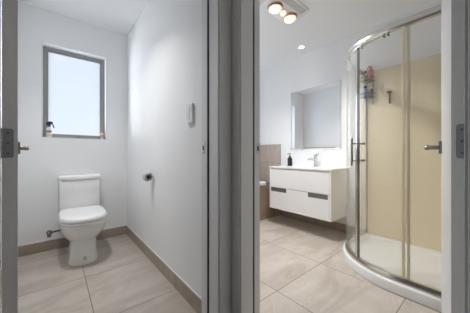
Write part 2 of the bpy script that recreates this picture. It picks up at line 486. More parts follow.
# ------------------------------------------------------------------ doors (leaf frame: x along leaf from hinge, y = face normal, origin at hinge edge / visible face)
def make_door(name, label, pivot, ang, flip, length, thick, lever_off):
    """flip=+1: the visible face looks towards +local y. The leaf body lies at local y -thick..0"""
    root = bpy.data.objects.new(name, None)
    COL.objects.link(root)
    root['kind'] = 'structure'; root['label'] = label; root['category'] = 'door'
    root.location = (pivot[0], pivot[1], 0)
    mt = Matrix.Translation((pivot[0], pivot[1], 0)) @ Matrix.Rotation(ang, 4, 'Z') @ Matrix.Scale(flip, 4, (0, 1, 0))
    bm = bm_new()
    add_box(bm, (0, -thick, 0.01), (length, 0, DH - 0.012 - 0.01), 0.0015, mtx=mt)
    obj('leaf', bm, M['door'], root)
    for z in (0.22, 1.0, 1.76):
        # rounded-corner hinge leaf let into the edge, knuckle along the hidden corner
        bm = bm_new()
        w0, w1, h, r = -thick + 0.001, -0.010, 0.050, 0.008
        ring = []
        for (cx, cz, a0) in ((w1 - r, z + h - r, 0), (w0 + 0.0, z + h, None), (w0, z - h, None), (w1 - r, z - h + r, -PI / 2)):
            if a0 is None: ring.append((cx, cz))
            else:
                for k in range(6):
                    a = a0 + k * (PI / 2) / 5
                    ring.append((cx + r * math.cos(a), cz + r * math.sin(a)))
        loft(bm, [[mt @ Vector((-0.0012, y, zz)) for y, zz in ring], [mt @ Vector((0.0006, y, zz)) for y, zz in ring]])
        hg = obj('hinge', bm, M['hinge'], root)
        for k in (-0.034, 0.0, 0.034):
            bm = bm_new()
            lathe(bm, [(0.0038, 0.0), (0.0038, 0.0012), (0.0026, 0.0016)], n=12,
                  mtx=mt @ Matrix.Translation((-0.0012, (w0 + w1) / 2, z + k)) @ Matrix.Rotation(-PI / 2, 4, 'Y'))
            obj('screw', bm, M['darkmetal'], hg)
        bm = bm_new()
        for k in range(5):
            lathe(bm, [(0.0045, 0), (0.0055, 0.001), (0.0055, 0.018), (0.0045, 0.019)], n=14,
                  mtx=mt @ Matrix.Translation((-0.003, -thick - 0.003, z - 0.05 + k * 0.0202)))
        obj('knuckle', bm, M['hinge'], hg, smooth=True)
    # lever handles on both faces
    hx = length - 0.060
    for side in (1, -1):
        base = 0.0 if side > 0 else -thick
        hm = mt @ Matrix.Translation((hx, base, 1.0)) @ Matrix.Scale(side, 4, (0, 1, 0))
        bm = bm_new()
        add_box(bm, (-0.026, 0.0, -0.035), (0.026, 0.013, 0.035), 0.004, mtx=hm)
        rose = obj('handle_rose', bm, M['satin'], root)
        bm = bm_new()
        pts = smooth_path([(0, 0.008, 0), (0, lever_off * 0.6, 0), (-0.004, lever_off * 0.93, 0), (-0.022, lever_off, 0),
                           (-0.07, lever_off, 0), (-0.105, lever_off, -0.001), (-0.116, lever_off * 0.99, -0.007)], 6)
        tube(bm, [hm @ p for p in pts], 0.0115, 14)
        obj('door_handle', bm, M['satin'], root, smooth=True)
    return root
a1 = PI / 2 + math.radians(5.6)
make_door('door_1', 'white toilet door standing open at the left edge with grey hinge', (-0.0995, 1.060), a1, -1, 0.785, 0.038, 0.036)
a2 = math.radians(8.0)
make_door('door_2', 'white bathroom door standing open in front of the shower with lever handle', (0.897, 0.0815), a2, 1, 0.785, 0.036, 0.058)

# ------------------------------------------------------------------ windows
def make_window(name, label, x0, x1, z0, z1, yin, pane_mat, fb, latch=True):
    root = bpy.data.objects.new(name, None); COL.objects.link(root)
    root.location = ((x0 + x1) / 2, yin, z0)
    root['kind'] = 'structure'; root['label'] = label; root['category'] = 'window'
    yf = yin + 0.095
    # white painted reveal liner
    bm = boxes(((x0, yin - 0.001, z0), (x0 + 0.006, yf + 0.04, z1)), ((x1 - 0.006, yin - 0.001, z0), (x1, yf + 0.04, z1)),
               ((x0, yin - 0.001, z1 - 0.006), (x1, yf + 0.04, z1)), ((x0, yin - 0.001, z0), (x1, yf + 0.04, z0 + 0.006)))
    obj('reveal', bm, M['trim'], root)
    a0, a1_, b0, b1 = x0 + 0.006, x1 - 0.006, z0 + 0.006, z1 - 0.006
    w = 0.026
    bm = boxes(((a0, yf, b0), (a0 + w, yf + 0.05, b1)), ((a1_ - w, yf, b0), (a1_, yf + 0.05, b1)),
               ((a0 + w, yf, b1 - w), (a1_ - w, yf + 0.05, b1)), ((a0 + w, yf, b0), (a1_ - w, yf + 0.05, b0 + fb)), bevel=0.002)
    obj('window_frame', bm, M['alu'], root)
    s0, s1, u0, u1, v = a0 + w, a1_ - w, b0 + fb, b1 - w, 0.020
    bm = boxes(((s0, yf + 0.012, u0), (s0 + v, yf + 0.045, u1)), ((s1 - v, yf + 0.012, u0), (s1, yf + 0.045, u1)),
               ((s0 + v, yf + 0.012, u1 - v), (s1 - v, yf + 0.045, u1)), ((s0 + v, yf + 0.012, u0), (s1 - v, yf + 0.045, u0 + 0.012)), bevel=0.002)
    sash = obj('sash', bm, M['alu'], root)
    bm = boxes(((s0 + v - 0.004, yf + 0.024, u0 + 0.008), (s1 - v + 0.004, yf + 0.030, u1 - v + 0.004)))
    obj('pane', bm, pane_mat, sash)
    if latch:
        bm = bm_new()
        cx = (x0 + x1) / 2 + 0.02
        add_box(bm, (cx - 0.03, yf - 0.012, b0 + 0.004), (cx + 0.03, yf, b0 + 0.020), 0.003)
        add_box(bm, (cx - 0.006, yf - 0.020, b0 + 0.012), (cx + 0.006, yf - 0.010, b0 + 0.040), 0.003)
        obj('window_latch', bm, M['satin'], root)
    return root
make_window('window_1', 'grey framed frosted window above the toilet', WX0, WX1, WZ0, WZ1, YB, M['pane_toilet'], 0.030)
make_window('window_2', 'frosted window above the bath seen in the mirror', BX0, BX1, BZ0, BZ1, YBB, M['pane_bath'], 0.018, latch=False)

# ------------------------------------------------------------------ toilet
def egg(cx, yf, yb, hw, z, n=48, p=2.3, front=0.42):
    """plan outline: rounded front at yf, squarer back at yb, half width hw"""
    ym = yf + (yb - yf) * front if False else yf + min(hw * 1.25, (yb - yf) * 0.55)
    out = []
    for i in range(n):
        a = 2 * PI * i / n
        c, s = math.cos(a), math.sin(a)
        if s < 0:
            e = 2.25
            x = hw * math.copysign(abs(c) ** (2 / e), c); y = (ym - yf) * -abs(s) ** (2 / e)
        else:
            e = 5.0
            x = hw * math.copysign(abs(c) ** (2 / e), c); y = (yb - ym) * abs(s) ** (2 / e)
        out.append((cx + x, ym + y, z))
    return out
TX = 0.200
toilet = thing('toilet', 'white ceramic close-coupled toilet with closed lid under the window', 'toilet', (TX, 2.5, 0))
bm = bm_new()
prof = [(0.000, 2.283, 2.780, 0.113), (0.012, 2.281, 2.782, 0.114), (0.030, 2.288, 2.780, 0.109), (0.090, 2.300, 2.780, 0.103), (0.150, 2.306, 2.785, 0.101),
        (0.188, 2.304, 2.788, 0.102), (0.200, 2.298, 2.79, 0.105), (0.212, 2.284, 2.795, 0.114), (0.235, 2.256, 2.805, 0.132), (0.262, 2.226, 2.81, 0.149), (0.290, 2.200, 2.82, 0.161),
        (0.320, 2.180, 2.83, 0.168), (0.350, 2.168, 2.84, 0.171), (0.353, 2.160, 2.84, 0.174), (0.372, 2.158, 2.84, 0.175), (0.376, 2.166, 2.84, 0.168)]
loft(bm, [egg(TX, yf, yb, hw, z) for z, yf, yb, hw in prof])
obj('bowl', bm, M['ceramic'], toilet, smooth=True)
bm = bm_new()
loft(bm, [egg(TX, 2.165, 2.65, 0.168, 0.3775), egg(TX, 2.152, 2.655, 0.176, 0.381), egg(TX, 2.152, 2.655, 0.176, 0.392), egg(TX, 2.156, 2.65, 0.172, 0.395)])
obj('seat', bm, M['plastic'], toilet, smooth=True)
bm = bm_new()
loft(bm, [egg(TX, 2.185, 2.64, 0.148, 0.395), egg(TX, 2.185, 2.64, 0.148, 0.402), egg(TX, 2.154, 2.655, 0.173, 0.4025), egg(TX, 2.150, 2.660, 0.176, 0.405), egg(TX, 2.148, 2.662, 0.177, 0.416), egg(TX, 2.152, 2.660, 0.174, 0.428),
          egg(TX, 2.165, 2.652, 0.168, 0.437), egg(TX, 2.20, 2.63, 0.140, 0.442), egg(TX, 2.26, 2.58, 0.09, 0.444)])
obj('toilet_lid', bm, M['plastic'], toilet, smooth=True)
for sgn in (-1, 1):
    bm = bm_new()
    lathe(bm, [(0.012, 0), (0.013, 0.004), (0.013, 0.022), (0.010, 0.026)], center=(TX + sgn * 0.075, 2.665, 0.392), n=18)
    obj('seat_hinge', bm, M['plastic'], toilet, smooth=True)
def cist(hw, yf, bow, yb, z, r=0.03, n=10):
    """cistern outline: gently bowed front, rounded front corners"""
    out = []
    for k in range(n + 1):                     # front from left to right
        u = -1 + 2 * k / n
        out.append((TX + u * (hw - r), yf + bow * u * u, z))
    for k in range(1, 6):
        a = -PI / 2 + k * (PI / 2) / 5
        out.append((TX + hw - r + r * math.cos(a), yf + bow + r + r * math.sin(a), z))
    out.append((TX + hw, yb, z)); out.append((TX - hw, yb, z))
    for k in range(0, 5):
        a = PI + k * (PI / 2) / 5
        out.append((TX - hw + r + r * math.cos(a), yf + bow + r + r * math.sin(a), z))
    return out
bm = bm_new()
loft(bm, [cist(0.158, 2.69, 0.012, 2.855, 0.372), cist(0.166, 2.682, 0.015, 2.857, 0.40), cist(0.170, 2.676, 0.018, 2.857, 0.46), cist(0.172, 2.671, 0.020, 2.857, 0.60),
          cist(0.173, 2.668, 0.020, 2.857, 0.700), cist(0.170, 2.672, 0.020, 2.857, 0.706)])
obj('cistern', bm, M['ceramic'], toilet, smooth=True)
bm = bm_new()
loft(bm, [cist(0.168, 2.674, 0.022, 2.857, 0.706), cist(0.168, 2.674, 0.022, 2.857, 0.712), cist(0.178, 2.655, 0.026, 2.858, 0.713), cist(0.180, 2.652, 0.026, 2.858, 0.734), cist(0.177, 2.656, 0.026, 2.857, 0.744),
          cist(0.168, 2.670, 0.026, 2.850, 0.752), cist(0.14, 2.70, 0.02, 2.83, 0.756)])
obj('cistern_lid', bm, M['ceramic'], toilet, smooth=True)
bm = bm_new()
lathe(bm, [(0.027, 0), (0.028, 0.004), (0.025, 0.008), (0.022, 0.008), (0.021, 0.006), (0.0, 0.007)], center=(TX, 2.755, 0.7555))
obj('flush_button', bm, M['chrome'], toilet, smooth=True)
bm = bm_new()
for k in range(6):   # sticker bent round the foot of the pedestal
    pass
def ped_front(x, z):
    f = min(max((z - 0.03) / 0.06, 0), 1)
    yf = 2.290 + 0.012 * f; hw = 0.108 - 0.006 * f
    u = (x - TX) / hw
    ym = yf + hw * 1.25
    return ym - (ym - yf) * math.sqrt(max(0, 1 - u * u))
rows = []
for z in (0.034, 0.052, 0.070):
    rows.append([(x, ped_front(x, z) - 0.0016, z) for x in [0.188 + 0.036 * k / 6 for k in range(7)]])
loft(bm, rows, False, False, closed=False)
st = obj('sticker', bm, M['sticker'], toilet, label='small tan sticker at the foot of the bowl')
sm = st.modifiers.new('thick', 'SOLIDIFY'); sm.thickness = 0.0008

# water supply
sup = thing('water_supply_hose', 'dark metal stop valve and hose on the wall left of the toilet', 'hose', (-0.045, YB, 0.18))
bm = bm_new()
my = Matrix.Rotation(PI / 2, 4, 'X')
lathe(bm, [(0.024, 0), (0.024, 0.004), (0.011, 0.008), (0.011, 0.05), (0.014, 0.05), (0.014, 0.068), (0.009, 0.072)], center=(-0.045, YB, 0.178), mtx=my, n=18)
lathe(bm, [(0.013, 0), (0.016, 0.003), (0.016, 0.022), (0.012, 0.025)], center=(-0.045, YB - 0.056, 0.150), n=14)
obj('stop_valve', bm, M['darkmetal'], sup, smooth=True)
bm = bm_new()
tube(bm, smooth_path([(-0.045, YB - 0.055, 0.182), (-0.01, YB - 0.055, 0.193), (0.03, YB - 0.055, 0.196), (0.075, YB - 0.055, 0.204), (0.092, YB - 0.056, 0.24), (0.100, YB - 0.060, 0.32), (0.100, YB - 0.06, 0.376)], 6), 0.0075, 10)
obj('hose', bm, M['darkhose'], sup, smooth=True)

# ------------------------------------------------------------------ paper holder and switch on the right toilet wall
ph = thing('toilet_paper_holder', 'chrome toilet paper holder on the right wall beside the toilet', 'toilet paper holder', (XW, 2.03, 0.765))
mx = Matrix.Rotation(-PI / 2, 4, 'Y')
bm = bm_new()
add_box(bm, (XW - 0.008, 1.985, 0.737), (XW, 2.045, 0.797), 0.003)
obj('wall_plate', bm, M['chrome'], ph)
bm = bm_new()
tube(bm, smooth_path([(XW - 0.006, 2.015, 0.768), (XW - 0.030, 2.012, 0.768), (XW - 0.048, 1.995, 0.767), (XW - 0.052, 1.975, 0.766), (XW - 0.052, 1.955, 0.766)], 6), 0.010, 12)
obj('roll_arm', bm, M['chrome'], ph, smooth=True)
bm = bm_new()
lathe(bm, [(0.030, -0.012), (0.038, -0.010), (0.039, 0.0), (0.039, 0.034), (0.036, 0.038), (0.027, 0.038), (0.025, 0.034), (0.025, 0.012), (0.0, 0.012)], center=(XW - 0.050, 1.955, 0.766), mtx=my, n=30)
obj('roll_end', bm, M['steel'], ph, smooth=True)
bm = bm_new()
lathe(bm, [(0.012, 0.0125), (0.012, 0.026), (0.009, 0.029), (0.0, 0.029)], center=(XW - 0.047, 1.955, 0.763), mtx=my, n=18)
obj('end_cap', bm, M['black'], ph)

sw = thing('light_switch', 'white upright light switch on the right toilet wall', 'switch', (XW, 1.246, 1.222))
bm = bm_new()
add_box(bm, (XW - 0.016, 1.208, 1.164), (XW, 1.284, 1.284), 0.002)
obj('switch_plate', bm, M['plastic'], sw)
for zc in (1.248, 1.200):
    bm = bm_new()
    add_box(bm, (XW - 0.0195, 1.236, zc - 0.014), (XW - 0.0155, 1.256, zc + 0.014), 0.0015)
    obj('rocker', bm, M['plastic'], sw)

# ------------------------------------------------------------------ things on the window sill
ys = YB + 0.052
zs = WZ0 + 0.006
sb = thing('spray_bottle', 'clear spray bottle with a dark blue trigger at the left end of the window sill', 'bottle', (-0.048, ys, zs))
bm = bm_new()
c0 = (-0.048, ys, zs)
lathe(bm, [(0.020, 0), (0.023, 0.003), (0.023, 0.075), (0.020, 0.092), (0.012, 0.104), (0.011, 0.112)], center=c0, n=22)
bo = obj('bottle_body', bm, M['milky'], sb, smooth=True)
bm = bm_new()
lathe(bm, [(0.0234, 0.012), (0.0237, 0.013), (0.0237, 0.030), (0.0234, 0.031)], center=c0, n=22)
obj('liquid_band', bm, M['yellowish'], bo, smooth=True)
bm = bm_new()
lathe(bm, [(0.0234, 0.048), (0.0237, 0.049), (0.0237, 0.070), (0.0234, 0.071)], center=c0, n=22)
obj('bottle_label', bm, M['mauve'], bo, smooth=True)
bm = bm_new()
lathe(bm, [(0.013, 0.108), (0.015, 0.110), (0.015, 0.126), (0.011, 0.130)], center=c0, n=18)
x, y, z = c0
# head: sloping body, nozzle forwards, trigger hanging from it
loft(bm, [[(x + px_, y + s * 0.010, z + pz) for px_, pz in ((-0.020, 0.128), (0.012, 0.128), (0.020, 0.140), (0.030, 0.146), (0.030, 0.158), (0.005, 0.164), (-0.016, 0.156), (-0.024, 0.142))] for s in (-1, 1)])
hd = obj('spray_head', bm, M['navy'], sb)
bm = bm_new()
tube(bm, smooth_path([(x + 0.018, y, z + 0.146), (x + 0.030, y, z + 0.130), (x + 0.036, y, z + 0.110), (x + 0.042, y, z + 0.100)], 5), 0.0052, 8)
obj('trigger', bm, M['navy'], hd, smooth=True)

jr = thing('toiletry_bottle', 'small cream and tan bottle in the right corner of the window sill', 'bottle', (0.418, ys + 0.005, zs))
c0 = (0.418, ys + 0.005, zs)
bm = bm_new()
lathe(bm, [(0.015, 0), (0.017, 0.003), (0.017, 0.060), (0.014, 0.070), (0.009, 0.074), (0.009, 0.080)], center=c0, n=20)
jb = obj('bottle_body', bm, M['milky'], jr, smooth=True)
bm = bm_new()
lathe(bm, [(0.0172, 0.022), (0.0175, 0.023), (0.0175, 0.052), (0.0172, 0.053)], center=c0, n=20)
obj('bottle_label', bm, M['tan'], jb, smooth=True)
bm = bm_new()
lathe(bm, [(0.010, 0.078), (0.011, 0.079), (0.011, 0.094), (0.009, 0.096)], center=c0, n=18)
obj('cap', bm, M['tan'], jr, smooth=True)

# ------------------------------------------------------------------ ceiling lamps
def downlight(x, y, label, watts, col, spread):
    t = thing('downlight', label, 'light', (x, y, CEIL), group='recessed ceiling downlights')
    bm = bm_new()
    lathe(bm, [(0.036, -0.002), (0.036, -0.006), (0.046, -0.006), (0.050, -0.003), (0.050, 0.0), (0.036, 0.0)], center=(x, y, CEIL), n=30)
    obj('trim_ring', bm, M['plastic'], t, smooth=True)
    bm = bm_new()
    lathe(bm, [(0.035, -0.001), (0.034, -0.003), (0.0, -0.0032)], center=(x, y, CEIL), n=30)
    obj('lens', bm, M['downglass'], t)
    l = area_lamp('downlight_lamp', (x, y, CEIL - 0.012), watts, 0.085, col, spread=math.radians(spread))
    l.parent = t; l.matrix_parent_inverse = world_of(t).inverted()
    return t
downlight(2.53, 1.65, 'small round downlight in the ceiling above the vanity', WATT_BATH, (1.0, 0.98, 0.96), 70)
downlight(0.05, 1.80, 'small round downlight in the toilet room ceiling', WATT_TOILET, (1.0, 0.99, 0.985), 108)

hl = thing('bathroom_heat_lamp', 'ceiling heat lamp unit with two round glowing bulbs and a small centre bulb', 'heat lamp', (1.73, 1.33, CEIL))
bm = bm_new()
def rrect(x0, x1, y0, y1, r, z, n=6):
    out = []
    for cx, cy, a0 in ((x1 - r, y1 - r, 0), (x0 + r, y1 - r, PI / 2), (x0 + r, y0 + r, PI), (x1 - r, y0 + r, 1.5 * PI)):
        for k in range(n + 1):
            a = a0 + k * PI / 2 / n
            out.append((cx + r * math.cos(a), cy + r * math.sin(a), z))
    return out
hx0, hx1, hy0, hy1 = 1.505, 1.955, 1.165, 1.470
loft(bm, [rrect(hx0, hx1, hy0, hy1, 0.05, CEIL), rrect(hx0, hx1, hy0, hy1, 0.05, CEIL - 0.012), rrect(hx0 + 0.012, hx1 - 0.012, hy0 + 0.012, hy1 - 0.012, 0.04, CEIL - 0.022)])
obj('housing', bm, M['plastic'], hl, smooth=True)
bm = bm_new()
for k in range(4):
    add_box(bm, (1.575, 1.190 + k * 0.014, CEIL - 0.026), (1.885, 1.198 + k * 0.014, CEIL - 0.021), 0.001)
gr = obj('vent_grille', bm, M['plastic'], hl)
bm = bm_new()
add_box(bm, (1.565, 1.186, CEIL - 0.0235), (1.895, 1.246, CEIL - 0.0215))
obj('grille_gap', bm, M['darkmetal'], gr)
for bx in (1.615, 1.850):
    bm = bm_new()
    lathe(bm, [(0.072, -0.022), (0.074, -0.030), (0.070, -0.034), (0.066, -0.030), (0.064, -0.022)], center=(bx, 1.34, CEIL), n=32)
    lathe(bm, [(0.030, -0.020), (0.055, -0.026), (0.0645, -0.040), (0.064, -0.046), (0.0615, -0.046), (0.052, -0.030)], center=(bx, 1.34, CEIL), n=32)
    rf = obj('reflector', bm, M['copper'], hl, smooth=True)
    bm = bm_new()
    lathe(bm, [(0.060, -0.040), (0.062, -0.050), (0.056, -0.062), (0.040, -0.070), (0.020, -0.074), (0.0, -0.075)], center=(bx, 1.34, CEIL), n=32)
    bb = obj('heat_bulb', bm, M['lampglass'], hl, smooth=True)
    bm = bm_new()
    lathe(bm, [(0.030, -0.0725), (0.026, -0.0765), (0.0, -0.0785)], center=(bx, 1.34, CEIL), n=24)
    obj('bulb_centre', bm, M['lampcore'], bb, smooth=True)
    l = area_lamp('heat_bulb_lamp', (bx, 1.34, CEIL - 0.082), WATT_HEAT, 0.11, (1.0, 0.985, 0.965), spread=math.radians(130))
    l.parent = hl; l.matrix_parent_inverse = world_of(hl).inverted()
bm = bm_new()
lathe(bm, [(0.034, -0.020), (0.036, -0.026), (0.031, -0.030)], center=(1.733, 1.335, CEIL), n=26)
obj('bulb_socket', bm, M['copper'], hl, smooth=True)
bm = bm_new()
lathe(bm, [(0.028, -0.026), (0.032, -0.040), (0.030, -0.054), (0.018, -0.064), (0.0, -0.067)], center=(1.733, 1.335, CEIL), n=26)
obj('centre_bulb', bm, M['lampglass'], hl, smooth=True, label='small warm centre bulb')

# ------------------------------------------------------------------ vanity
VX, VY0, VY1, VZ0, VZ1 = 2.315, 1.137, 2.020, 0.222, 0.782
van = thing('vanity_cabinet', 'white gloss wall-hung vanity cabinet with two drawers', 'cabinet', (2.53, 1.58, VZ0))
bm = boxes(((VX, VY0, VZ0), (XV, VY0 + 0.018, VZ1)), ((VX, VY1 - 0.018, VZ0), (XV, VY1, VZ1)),
           ((VX, VY0 + 0.018, VZ0), (XV, VY1 - 0.018, VZ0 + 0.018)), ((XV - 0.02, VY0 + 0.018, VZ0 + 0.018), (XV, VY1 - 0.018, VZ1)),
           ((VX + 0.02, VY0 + 0.018, 0.49), (XV - 0.02, VY1 - 0.018, 0.505)), ((VX + 0.02, VY0 + 0.018, VZ1 - 0.02), (XV - 0.02, VY1 - 0.018, VZ1)), bevel=0.0015)
obj('carcass', bm, M['vanity'], van)
dy0, dy1 = VY0 + 0.021, VY1 - 0.021
bm = boxes(((VX + 0.002, dy0, 0.5135), (VX + 0.020, dy1, VZ1 - 0.022)), bevel=0.002)
obj('drawer', bm, M['vanity'], van, label='upper drawer front')
bm = bm_new()
zt = 0.510
add_box(bm, (VX + 0.002, dy0, VZ0 + 0.020), (VX + 0.020, dy1, 0.456), 0.0)
for a, b in ((dy0, 1.178), (1.424, 1.738), (1.996, dy1)):
    add_box(bm, (VX + 0.002, a, 0.456), (VX + 0.020, b, zt))
lower = obj('drawer', bm, M['vanity'], van, label='lower drawer front with two pull notches')
for a, b in ((1.180, 1.422), (1.740, 1.994)):
    bm = bm_new()
    add_box(bm, (VX + 0.001, a, 0.4575), (VX + 0.006, b, 0.500), 0.0008)
    add_box(bm, (VX + 0.001, a, 0.500), (VX + 0.020, b, 0.509), 0.0008)
    obj('drawer_pull', bm, M['pull'], lower, label='smoky grey metal recessed pull')

top = thing('washbasin', 'thin white vanity top with an inset basin', 'sink', (2.53, 1.58, VZ1))
bm = bm_new()
bz = 0.800
# slab with an oval basin hollow
n = 48
def oval(rx, ry, z, cx=2.50, cy=1.58, e=2.6):
    out = []
    for i in range(n):
        a = 2 * PI * i / n
        c, s = math.cos(a), math.sin(a)
        out.append((cx + rx * math.copysign(abs(c) ** (2 / e), c), cy + ry * math.copysign(abs(s) ** (2 / e), s), z))
    return out
def rect_ring(x0, x1, y0, y1, z, cx=2.50, cy=1.58):
    out = []
    for i in range(n):
        a = 2 * PI * i / n
        c, s = math.cos(a), math.sin(a)
        k = 1e9
        if c > 1e-6: k = min(k, (x1 - cx) / c)
        if c < -1e-6: k = min(k, (x0 - cx) / c)
        if s > 1e-6: k = min(k, (y1 - cy) / s)
        if s < -1e-6: k = min(k, (y0 - cy) / s)
        out.append([cx + k * c, cy + k * s, z])
    for tx, ty in ((x0, y0), (x0, y1), (x1, y0), (x1, y1)):   # snap the nearest sample to each corner
        j = min(range(n), key=lambda q: (out[q][0] - tx) ** 2 + (out[q][1] - ty) ** 2)
        out[j][0], out[j][1] = tx, ty
    return out
R0 = (VX - 0.006, XV, VY0 - 0.006, VY1 + 0.006)
loft(bm, [rect_ring(*R0, VZ1 + 0.0005), rect_ring(*R0, bz - 0.002), rect_ring(R0[0] + 0.002, R0[1] - 0.0, R0[2] + 0.002, R0[3] - 0.002, bz), oval(0.150, 0.25, bz), oval(0.142, 0.24, bz - 0.006)], cap1=True)
obj('slab', bm, M['ceramic'], top, smooth=True)
bm = bm_new()
lathe(bm, [(0.020, 0), (0.020, 0.002), (0.0, 0.003)], center=(2.50, 1.58, bz - 0.0055), n=20)
obj('plug', bm, M['chrome'], top)

fz = bz + 0.0008
fc = thing('basin_faucet', 'chrome mixer tap standing on the vanity top below the mirror', 'faucet', (2.675, 1.53, fz))
bm = bm_new()
lathe(bm, [(0.026, 0), (0.026, 0.005), (0.021, 0.008), (0.021, 0.120), (0.023, 0.124), (0.023, 0.128)], center=(2.675, 1.53, fz), n=24)
obj('tap_body', bm, M['chrome'], fc, smooth=True)
bm = bm_new()
tube(bm, [(2.668, 1.53, fz + 0.088), (2.60, 1.545, fz + 0.100), (2.555, 1.555, fz + 0.098), (2.545, 1.557, fz + 0.088)], 0.0135, 14)
obj('spout', bm, M['chrome'], fc, smooth=True)
bm = bm_new()
lathe(bm, [(0.022, 0.130), (0.022, 0.148), (0.018, 0.156), (0.0, 0.158)], center=(2.675, 1.53, fz), n=24)
tube(bm, [(2.675, 1.53, fz + 0.150), (2.665, 1.50, fz + 0.164), (2.655, 1.475, fz + 0.172)], 0.006, 10)
obj('lever', bm, M['chrome'], fc, smooth=True)

sd = thing('soap_dispenser', 'black pump soap bottle standing on the left of the vanity top', 'soap bottle', (2.60, 1.885, fz))
c0 = (2.60, 1.885, fz)
bm = bm_new()
lathe(bm, [(0.030, 0), (0.034, 0.003), (0.034, 0.098), (0.031, 0.110), (0.018, 0.122), (0.014, 0.128)], center=c0, n=26)
obj('bottle_body', bm, M['black'], sd, smooth=True)
bm = bm_new()
lathe(bm, [(0.015, 0.128), (0.016, 0.130), (0.016, 0.142), (0.006, 0.145), (0.005, 0.165), (0.012, 0.166), (0.012, 0.176), (0.0, 0.178)], center=c0, n=20)
tube(bm, [(2.60, 1.885, fz + 0.171), (2.575, 1.895, fz + 0.171), (2.562, 1.90, fz + 0.164)], 0.005, 8)
obj('pump', bm, M['black'], sd, smooth=True)

# mirror
MY0, MY1, MZ0, MZ1 = 1.222, 1.975, 1.028, 1.893
mr = thing('mirror', 'large frameless rectangular mirror on the wall above the vanity', 'mirror', (XV, 1.6, MZ0))
bm = boxes(((XV - 0.012, MY0 + 0.016, MZ0 + 0.016), (XV - 0.002, MY1 - 0.016, MZ1 - 0.016)))
obj('mirror_glass', bm, M['mirror'], mr)
bm = bm_new()
def mring(i, x): return [(x, MY0 + i, MZ0 + i), (x, MY1 - i, MZ0 + i), (x, MY1 - i, MZ1 - i), (x, MY0 + i, MZ1 - i)]
loft(bm, [mring(0.016, XV), mring(0, XV), mring(0, XV - 0.007), mring(0.016, XV - 0.012), mring(0.016, XV)], False, False)
obj('bevelled_edge', bm, M['bevel'], mr)

# ------------------------------------------------------------------ bath corner
YT = 2.17
bm = boxes(((0.887, YT, 0), (XV - 0.011, YT + 0.06, 0.505)), ((2.44, YT + 0.06, 0), (XV - 0.011, YBB - 0.012, 0.505)))
hob = tag(obj('bath_surround', bm, tile_mat('brown_hob_tile', srgb(168, 146, 126), srgb(140, 118, 98), pitch=0.3, uv_axes=('X', 'Z'), gw=0.0015, vein=0.4), origin=(2.30, 1.9, 0.505)),
          'brown tiled hob around the bath left of the vanity', 'bath surround')
tub = thing('bathtub', 'white bath with a rounded rim set in the brown tiled hob', 'bath', (1.68, 2.56, 0.505))
bm = bm_new()
def rr(i, z, r=0.05): return rrect(0.90 + i, 2.425 - i, YT - 0.006 + i, YBB - 0.012 - i, max(r - i * 0.2, 0.02), z)
loft(bm, [rr(0.0, 0.507), rr(-0.004, 0.512), rr(-0.004, 0.548), rr(0.004, 0.557), rr(0.06, 0.558, 0.09), rr(0.075, 0.545, 0.1), rr(0.10, 0.30, 0.14), rr(0.13, 0.16, 0.16), rr(0.18, 0.135, 0.16)], cap0=False)
obj('tub', bm, M['ceramic'], tub, smooth=True)
bm = bm_new()
lathe(bm, [(0.03, 0), (0.03, 0.003), (0.0, 0.004)], center=(1.2, 2.56, 0.1352), n=20)
obj('plug', bm, M['chrome'], tub)
# tiled splashbacks round the bath
struct('trim_6', boxes(((XV - 0.010, YT, 0.0), (XV, YBB, 1.125))), tile_mat('taupe_splash_tile', srgb(190, 177, 166), srgb(172, 158, 146), pitch=0.3, uv_axes=('Y', 'Z'), gw=0.0012, vein=0.3), 'taupe tiled splashback on the wall beside the bath', origin=(XV - 0.2, YT, 0.525), cat='splashback')
struct('trim_7', boxes(((0.885, YBB - 0.010, 0.505), (XV - 0.010, YBB, 1.06)), ((0.885, YT, 0.505), (0.895, YBB - 0.01, 1.125))), tile_mat('taupe_splash_tile_rear', srgb(190, 177, 166), srgb(172, 158, 146), pitch=0.3, uv_axes=('X', 'Z'), gw=0.0012, vein=0.3), 'taupe tiled splashback below the bathroom window', origin=(0.8, YBB + 0.2, 0.525), cat='splashback')

# ------------------------------------------------------------------ shower
SCX, SCY, SR = 2.35, 0.43, 0.55          # corner arc of the tray edge
PX, PY = XV - 0.022, YN + 0.022           # inner faces of the wall lining
def plan(i, na=28, close=True):
    """outline of the tray inset by i: from the vanity wall along the front, round the arc, to the near wall"""
    R = SR - i
    pts = [(PX - (i if close else 0), SCY + R)]
    for k in range(1, 5): pts.append((PX - (PX - SCX) * k / 5, SCY + R))
    for k in range(na + 1):
        a = PI / 2 + k * (PI / 2) / na
        pts.append((SCX + R * math.cos(a), SCY + R * math.sin(a)))
    for k in range(1, 5): pts.append((SCX - R, SCY - (SCY - PY) * k / 5))
    pts.append((SCX - R, PY + (i if close else 0)))
    if close: pts.append((PX - i, PY + i))
    return pts
lining_bm = boxes(((PX, YN, 0.02), (XV, 0.995, 1.895)), ((1.79, YN, 0.02), (PX, PY, 1.895)))
struct('trim_8', lining_bm, M['panel'], 'beige acrylic lining of the shower walls', cat='shower lining')
tray = thing('shower_tray', 'white curved shower tray on the bathroom floor', 'shower tray', (2.3, 0.5, 0))
bm = bm_new()
loft(bm, [[(x, y, z) for x, y in plan(i)] for i, z in ((0.004, 0.0), (0.0, 0.004), (0.0, 0.064), (0.003, 0.071), (0.010, 0.075), (0.060, 0.076), (0.072, 0.072), (0.085, 0.060), (0.12, 0.056), (0.25, 0.052))])
obj('tray', bm, M['tray'], tray, smooth=True)

